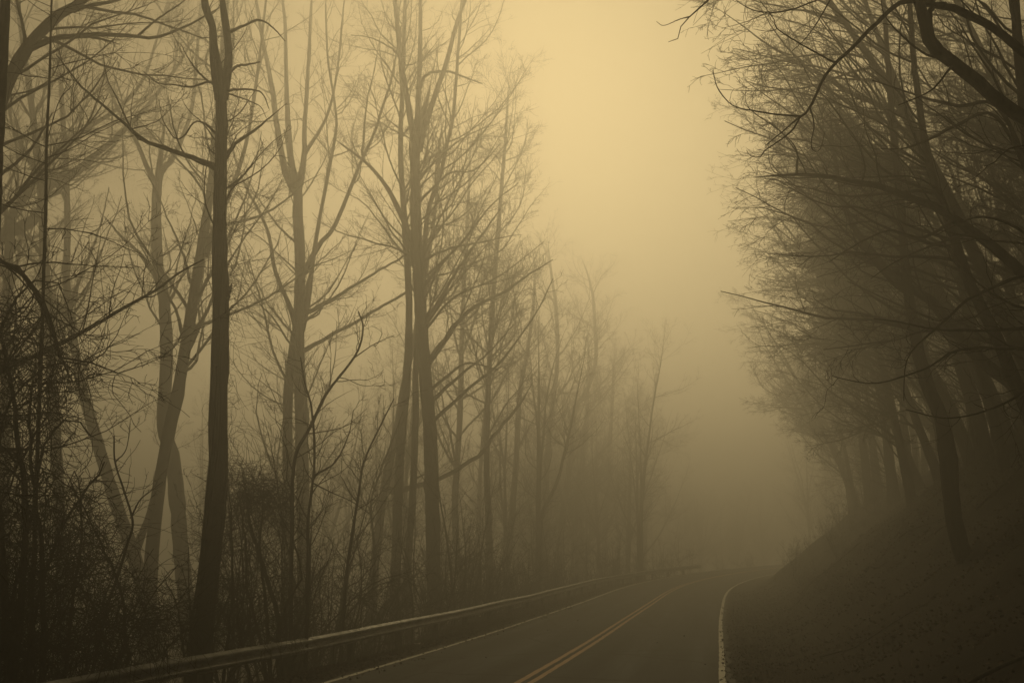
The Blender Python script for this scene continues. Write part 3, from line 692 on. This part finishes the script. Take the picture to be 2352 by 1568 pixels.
thicket('vine_thicket', 'dark vine bush between the leaning limb and the trunks at the lower left', 260, 17,
  [(190,1330,80,130,190),(280,1380,80,110,190),(240,1240,70,60,70),(160,1220,80,110,120),(360,1440,90,70,170)],
  [([(150,1520),(170,1350),(190,1200),(160,1100)],9,3), ([(290,1520),(280,1380),(250,1280),(200,1180),(170,1080)],8,2.5), ([(250,1520),(220,1400),(150,1290),(120,1180)],7,2)], 120, .0052)
thicket('vine_thicket', 'dense black ball of vines on bent stems right of the vine-draped trunk', 610, 21.5,
  [(600,1135,62,42,520),(640,1190,50,50,130),(560,1200,50,70,140),(600,1300,70,90,150),(610,1430,90,70,220),(560,1090,40,30,70)],
  [([(640,1480),(636,1401),(604,1301),(573,1200),(566,1140)],13,5), ([(618,1490),(610,1380),(598,1250),(604,1150)],9,4), ([(660,1480),(655,1390),(690,1330),(680,1260),(640,1180)],8,3), ([(600,1480),(570,1350),(560,1220),(545,1130)],7,3)], 160, .0042)
thicket('vine_thicket', 'low dark brush at the foot of the vine-draped trunk', 520, 20,
  [(520,1400,70,90,170),(420,1430,80,70,170),(530,1250,40,110,90)],
  [([(520,1490),(535,1350),(530,1200),(525,1100)],7,2.5), ([(420,1490),(410,1400),(380,1330)],6,2), ([(560,1490),(545,1420),(575,1330)],6,2)], 120, .0042)

def proto_shrub(h, nst, spread):
    reseed()
    mb = MB(); mt = MB(); Pl = []; Rl = []
    for _ in range(nst):
        a = rng.uniform(0, 6.28); d = nrm(np.array([math.cos(a) * spread, math.sin(a) * spread, 1.0])); p = np.array([math.cos(a) * .1, math.sin(a) * .1, -.3]); P = [p]
        L = h * rng.uniform(.55, 1.1); cu = rng.normal(0, .05, 3)
        for k in range(13): p = p + d * L / 13; d = nrm(d + cu + rng.normal(0, .09, 3) + .03 * UPV); P.append(p)
        r = .007 + .0055 * L; Pl.append(P); Rl.append(r * (1 - .75 * np.linspace(0, 1, 14)))
    P = np.array(Pl); R = np.array(Rl); mb.tubes(P, R, 5)
    crown(mt, P, R, 1.9, .9, .12, (.25, 1.3), .4, None, .03, .24, .0042, (.4, 1.1))
    return mb.mesh('stem', M['bark']), mt.mesh('twigs', M['twig'])
def proto_tree(h, r, lean=0., bias=None, t0=.35, dens=1., L1=(1.5, 5.5), up=.11, forks=2, rmin=.006, fine=.9, lev=4):
    reseed(); P = [np.array([0, 0, -.6])]; d = nrm(np.array([-lean * .6, rng.normal(0, .03), 1.0]))
    for k in range(14):
        P.append(P[-1] + d * (h + .6) / 14); d = nrm(d + rng.normal(0, .035, 3) + np.array([-lean * .07, 0, .02]))
    P = np.array(P); R = r * (1.15 - 1.12 * np.linspace(0, 1, 15)); mb = MB(); p, rr = rough_trunk(P, R, 10, mb, 32)
    ext = [resample(p, rr, 24)]; ms = MB()
    for _ in range(forks):
        i = int(rng.uniform(10, 19)); q = p[i]; dd = nrm(np.array([rng.normal(0, .45) - lean, rng.normal(0, .45), 1.0])); L = (h - q[2]) * rng.uniform(.75, 1.05); pl = [q]
        for k in range(10): q = q + dd * L / 10; dd = nrm(dd + rng.normal(0, .06, 3) + .06 * UPV); pl.append(q)
        e = resample(np.array(pl), rr[i] * .75 * (1 - .95 * np.linspace(0, 1, 11)), 24); ms.tubes(e[0][None], e[1][None], 7); ext.append(e)
    mc = MB(); crown(mc, np.stack([e[0] for e in ext]), np.stack([e[1] for e in ext]), dens, fine, t0, L1, .3, bias, up, .15, rmin, (.55, 1.2), lev=lev)
    return mb.mesh('trunk', M['bark']), ms.mesh('stem', M['bark']), mc.mesh('twigs', M['twig'])
PARTS = {2: ('stem', 'twigs'), 3: ('trunk', 'stem', 'twigs')}
def stand(name, meshes, x, y, rz, sc, label, cat, group, tilt=(0, 0), zmax=25.):
    z0 = gh1(x, y); hm = meshes[-1]['top']
    sc = min(sc, (zmax - z0) / hm / 1.08) if z0 + hm * sc * 1.08 > zmax else sc
    root = tag(empty(name, (x, y, z0), rz), label, cat, group); root.scale = (sc, sc, sc * rng.uniform(.92, 1.08)); root.rotation_euler = (tilt[0], tilt[1], rz)
    for n, me in zip(PARTS[len(meshes)], meshes):
        o = bpy.data.objects.new(n, me); COL.objects.link(o); o.parent = root
    return root

FT = [proto_tree(h, r, 0, None, .33, 1.0, (1.4, 5.0), .12, f) for h, r, f in ((21, .20, 2), (24, .26, 3), (18, .15, 1), (22, .22, 2))]
RT = [proto_tree(h, r, l, (bx, 0, .0), t0, dn, (1.2, lx), u_, fk, fine=1.35) for h, r, l, bx, t0, dn, lx, u_, fk in (
    (15, .15, .22, -1.5, .12, 1.7, 5.8, .02, 1), (18, .20, .36, -1.2, .22, 1.4, 6.4, .04, 2), (12, .10, .10, -1.0, .10, 1.9, 4.4, .00, 0),
    (16, .16, .48, -1.6, .15, 1.6, 5.6, -.02, 1), (20, .24, .06, -.6, .28, 1.3, 6.0, .08, 3), (9, .07, .30, -1.2, .08, 2.2, 3.6, -.03, 1))]
SH = [proto_shrub(h, n, s) for h, n, s in ((2.6, 9, .55), (3.4, 7, .4), (1.8, 11, .8), (4.2, 6, .3))]

for ms_ in FT + RT + SH: ms_[-1]['top'] = float(np.array([v.co.z for v in ms_[-1].vertices]).max())
reseed()
n = 0
for k in range(400):                                     # forest beyond the guardrail, filling the mist behind the traced trees
    s = rng.uniform(50, 190); u = -8.5 - abs(rng.normal(0, 1)) * 22
    p = road_pt(s, u); D = p[1]
    px = 1176 + p[0] / max(D, 1) * FV
    if u < -75 or D < 72 or (D < 95 and rng.random() < .45) or (1470 < px < 1840) or px > 2000: continue
    stand('bare_tree', FT[rng.integers(4)], p[0], p[1], rng.uniform(0, 6.28), rng.uniform(.9, 1.45), 'bare tree fading into the mist behind nearer trunks on the guardrail side', 'tree', 'misty trees on the guardrail side', zmax=rng.uniform(18, 28))
    n += 1
    if n >= 62: break
reseed()
for k in range(48):                                      # the wood closing the view beyond the bend
    D = rng.uniform(165, 235); px = rng.uniform(1180, 1860); x = (px - 1176) / FV * D
    s_, u_, _ = su(x, D)
    if abs(u_[0]) < 9: continue
    stand('bare_tree', FT[rng.integers(4)], x, D, rng.uniform(0, 6.28), rng.uniform(1.0, 1.5), 'ghostly bare tree of the far wood, dissolving in the mist beyond the bend', 'tree', 'far wood beyond the bend', zmax=gh1(x, D) + rng.uniform(20, 27))
reseed()
n = 0
for k in range(25):                                      # front row on the bank, branches over the verge
    s = 40 + k * 4.0 + rng.uniform(-1.3, 1.3); u = rng.uniform(9.0, 13.0) + max(0, 8 - k) * .25; p = road_pt(s, u); th = float(np.interp(s, RS, RTH))
    stand('bare_tree', RT[rng.integers(6)], p[0], p[1], -th + rng.uniform(-.6, .6), rng.uniform(.75, 1.15), 'misty bare tree on the bank stretching its branches toward the road', 'tree', 'misty trees along the bank')
reseed()
for k in range(15):                                      # dark near trees crowding the right of the view
    s = rng.uniform(21, 40); u = rng.uniform(9.8, 15); p = road_pt(s, u); th = float(np.interp(s, RS, RTH))
    stand('bare_tree', RT[(0, 1, 2, 3, 5)[k % 5]], p[0], p[1], -th + rng.uniform(-.7, .7), rng.uniform(.7, 1.05), 'dark bare tree crowding the right side of the view on the near bank', 'tree', 'dark trees on the near bank')
reseed()
for k in range(76):                                      # behind them
    s = 8 + 100 * rng.random() ** 1.4; u = rng.uniform(11.5, 28); p = road_pt(s, u); th = float(np.interp(s, RS, RTH))
    stand('bare_tree', (FT + RT)[rng.integers(10)], p[0], p[1], -th + rng.uniform(-.5, .5), rng.uniform(.75, 1.0), 'dim bare tree standing higher up behind the front trees of the bank', 'tree', 'dim trees high on the bank')
reseed()
for k in range(110):                                     # brush along the guardrail
    s = 9 + k * .72 + rng.uniform(-.5, .5); u = -6.7 - abs(rng.normal(0, 1)) * 1.6; p = road_pt(s, u)
    stand('shrub', SH[rng.integers(4)], p[0], p[1], rng.uniform(0, 6.28), rng.uniform(.75, 1.3), 'leafless brush growing close behind the guardrail', 'shrub', 'brush behind the guardrail')
ST_ = [proto_tree(h, r, l, None, .2, 1.3, (.5, 2.0), .07, 1, .0045, 1.0) for h, r, l in ((6.5, .045, .1), (8, .055, .2), (5.5, .04, .0))]
for ms_ in ST_: ms_[-1]['top'] = 8.5
reseed()
for k in range(34):                                      # thin young stems on the slope
    s = rng.uniform(22, 72); u = -7.6 - abs(rng.normal(0, 1)) * 4.5; p = road_pt(s, u)
    stand('sapling', ST_[k % 3], p[0], p[1], rng.uniform(0, 6.28), rng.uniform(.8, 1.25), 'slender sapling among the trunks on the slope below the guardrail', 'sapling', 'saplings on the slope')
reseed()
for k in range(64):                                      # low brush on the lip of the bank
    s = rng.uniform(40, 100); u = rng.uniform(6.2, 11); p = road_pt(s, u)
    stand('shrub', SH[rng.integers(3)], p[0], p[1], rng.uniform(0, 6.28), rng.uniform(.25, .7), 'low leafless brush on the lip of the bank by the bend', 'shrub', 'low brush on the lip of the bank')
reseed()
for k in range(64):                                      # brush on the bank
    s = 12 + 60 * rng.random() ** 1.6; u = 10.5 + 10 * rng.random(); p = road_pt(s, u)
    stand('shrub', SH[rng.integers(4)], p[0], p[1], rng.uniform(0, 6.28), rng.uniform(.6, 1.0), 'leafless brush growing on the dark bank', 'shrub', 'brush on the bank')

reseed()
for k in range(40):                                      # brush round the outside of the bend
    s = rng.uniform(72, 150); u = -6.9 - abs(rng.normal(0, 1)) * 3; p = road_pt(s, u)
    stand('shrub', SH[rng.integers(4)], p[0], p[1], rng.uniform(0, 6.28), rng.uniform(.6, 1.2), 'misty brush round the outside of the far bend', 'shrub', 'brush round the far bend')
reseed()
for k in range(22):                                      # fallen limbs lying on the bank
    s = rng.uniform(6, 40); u = rng.uniform(4.6, 11); p = road_pt(s, u); z = gh1(p[0], p[1]); a = rng.uniform(0, 6.28); L = rng.uniform(.7, 2.4)
    t = np.linspace(-.5, .5, 12); x = p[0] + np.cos(a) * t * L + np.cumsum(rng.normal(0, .02, 12)); y = p[1] + np.sin(a) * t * L + np.cumsum(rng.normal(0, .02, 12))
    P = np.stack([x, y, gh(x, y) + .03 + np.abs(np.sin(t * 4)) * .04], -1) - np.array([p[0], p[1], z]); r = rng.uniform(.012, .035)
    mb = MB(); R = np.linspace(r, r * .35, 12); mb.tubes(P[None], R[None], 6)
    B, BR = sprout(P[None], R[None], 2.0, .2, .95, (.5, 1.1), .3, (.15, .6), 6, .2, .05); mb.tubes(B, BR, 4)
    o = tag(mb.build('fallen_branch', M['bark']), 'fallen bare branch lying among the dead leaves of the bank', 'branch', 'fallen branches on the bank'); o.location = (p[0], p[1], z)

# ------------------------------------------------------------------ dead leaves and weeds
reseed()
def scatter(n, s_rng, u_rng, size, lift=.012):
    s = s_rng[0] + (s_rng[1] - s_rng[0]) * rng.random(n) ** 1.6; u = rng.uniform(*u_rng, n); p = road_pt(s, u); z = np.where(np.abs(u) < 3.42, p[:, 2] + .002, gh(p[:, 0], p[:, 1]))
    c = np.stack([p[:, 0], p[:, 1], z + lift + rng.uniform(0, .02, n)], -1); d = nrm(np.concatenate([rng.normal(size=(n, 2)), rng.uniform(-.15, .45, (n, 1))], 1))
    return c, d
mb = MB()
c, d = scatter(120000, (3, 60), (3.7, 13), .06)
q = np.sin(c[:, 0] * 1.7 + 2 * np.sin(c[:, 1] * .9)) * np.sin(c[:, 1] * 1.3 + c[:, 2] * 2) + .6 * np.sin(c[:, 0] * 4.1 + c[:, 1] * 3.3); kp = rng.random(len(q)) < .38 + .42 * q
leaf_quads(mb, c[kp], d[kp], .05)
c, d = scatter(1300, (3, 45), (3.3, 3.9), .05); leaf_quads(mb, c, d, .05)
c, d = scatter(900, (8, 50), (-3.9, -2.9), .05); leaf_quads(mb, c, d, .05)
c, d = scatter(110, (5, 60), (-3, 3.2), .05); leaf_quads(mb, c, d, .045)
c, d = scatter(26000, (8, 70), (-6.8, -3.72), .05); leaf_quads(mb, c, d, .05)
tag(mb.build('dead_leaves', M['leaf'], smooth=False), kind='stuff')
mb = MB()
for n, sr, ur, hh in ((5200, (10, 60), (-6.6, -4.1), .22), (3000, (4, 55), (4.2, 11), .2), (3200, (4, 60), (3.6, 4.9), .13)):
    c, d = scatter(n, sr, ur, .1, -.02); dd = nrm(rng.normal(0, .45, (n, 3)) + UPV); L = (hh * rng.uniform(.35, 1.5, n))[:, None]; P = np.empty((n, 5, 3)); P[:, 0] = c
    for k in range(1, 5): P[:, k] = P[:, k - 1] + dd * L / 4; dd = nrm(dd + rng.normal(0, .22, (n, 3)) - .10 * UPV)
    mb.tubes(P, np.repeat(np.linspace(.0028, .001, 5)[None], n, 0), 3)
tag(mb.build('dead_grass', M['leaf']), kind='stuff')

c = road_pt(26.5, -4.55); c[2] = gh1(c[0], c[1]) + .03   # scrap of litter on the verge
i = np.arange(6); gx2, gy2 = np.meshgrid(np.linspace(-.13, .13, 6), np.linspace(-.07, .07, 6)); v = np.stack([gx2.ravel(), gy2.ravel(), rng.normal(0, .012, 36)], -1)
q = np.arange(36).reshape(6, 6); f = np.stack([q[:-1, :-1], q[:-1, 1:], q[1:, 1:], q[1:, :-1]], -1).reshape(-1, 4)
mb = MB(); mb.add(np.concatenate([v, v - np.array([0, 0, .004])]), np.concatenate([f, f[:, ::-1] + 36]))
o = tag(mb.build('paper_scrap', M['paper'], smooth=False), 'small crumpled white scrap lying on the verge below the guardrail', 'litter'); o.location = c


# ------------------------------------------------------------------ haze: one even body of fog round everything
m = bpy.data.materials.new("fog"); m.use_nodes = True
nt = m.node_tree; nt.nodes.clear()
pv = nt.nodes.new("ShaderNodeVolumePrincipled")
pv.inputs["Color"].default_value = (0.96, 0.95, 0.93, 1); pv.inputs["Density"].default_value = 0.0178
pv.inputs["Anisotropy"].default_value = 0.65
mo = nt.nodes.new("ShaderNodeOutputMaterial"); nt.links.new(pv.outputs[0], mo.inputs["Volume"])
try: m.cycles.homogeneous_volume = True
except Exception: pass
bpy.context.view_layer.update()
TOPZ = max((o.matrix_world @ Vector(c)).z for o in COL.objects if o.type == 'MESH' for c in o.bound_box)
print('top', TOPZ)
hz = MB(); zlo = float(GZ.min()) - 1.0; zhi = TOPZ + .6
hz.box(((gx[0] + gx[-1]) / 2, (gy[0] + gy[-1]) / 2, (zlo + zhi) / 2), ((gx[-1] - gx[0]) / 2 + 3, (gy[-1] - gy[0]) / 2 + 3, (zhi - zlo) / 2))
tag(hz.build('haze', m, smooth=False), kind='stuff')
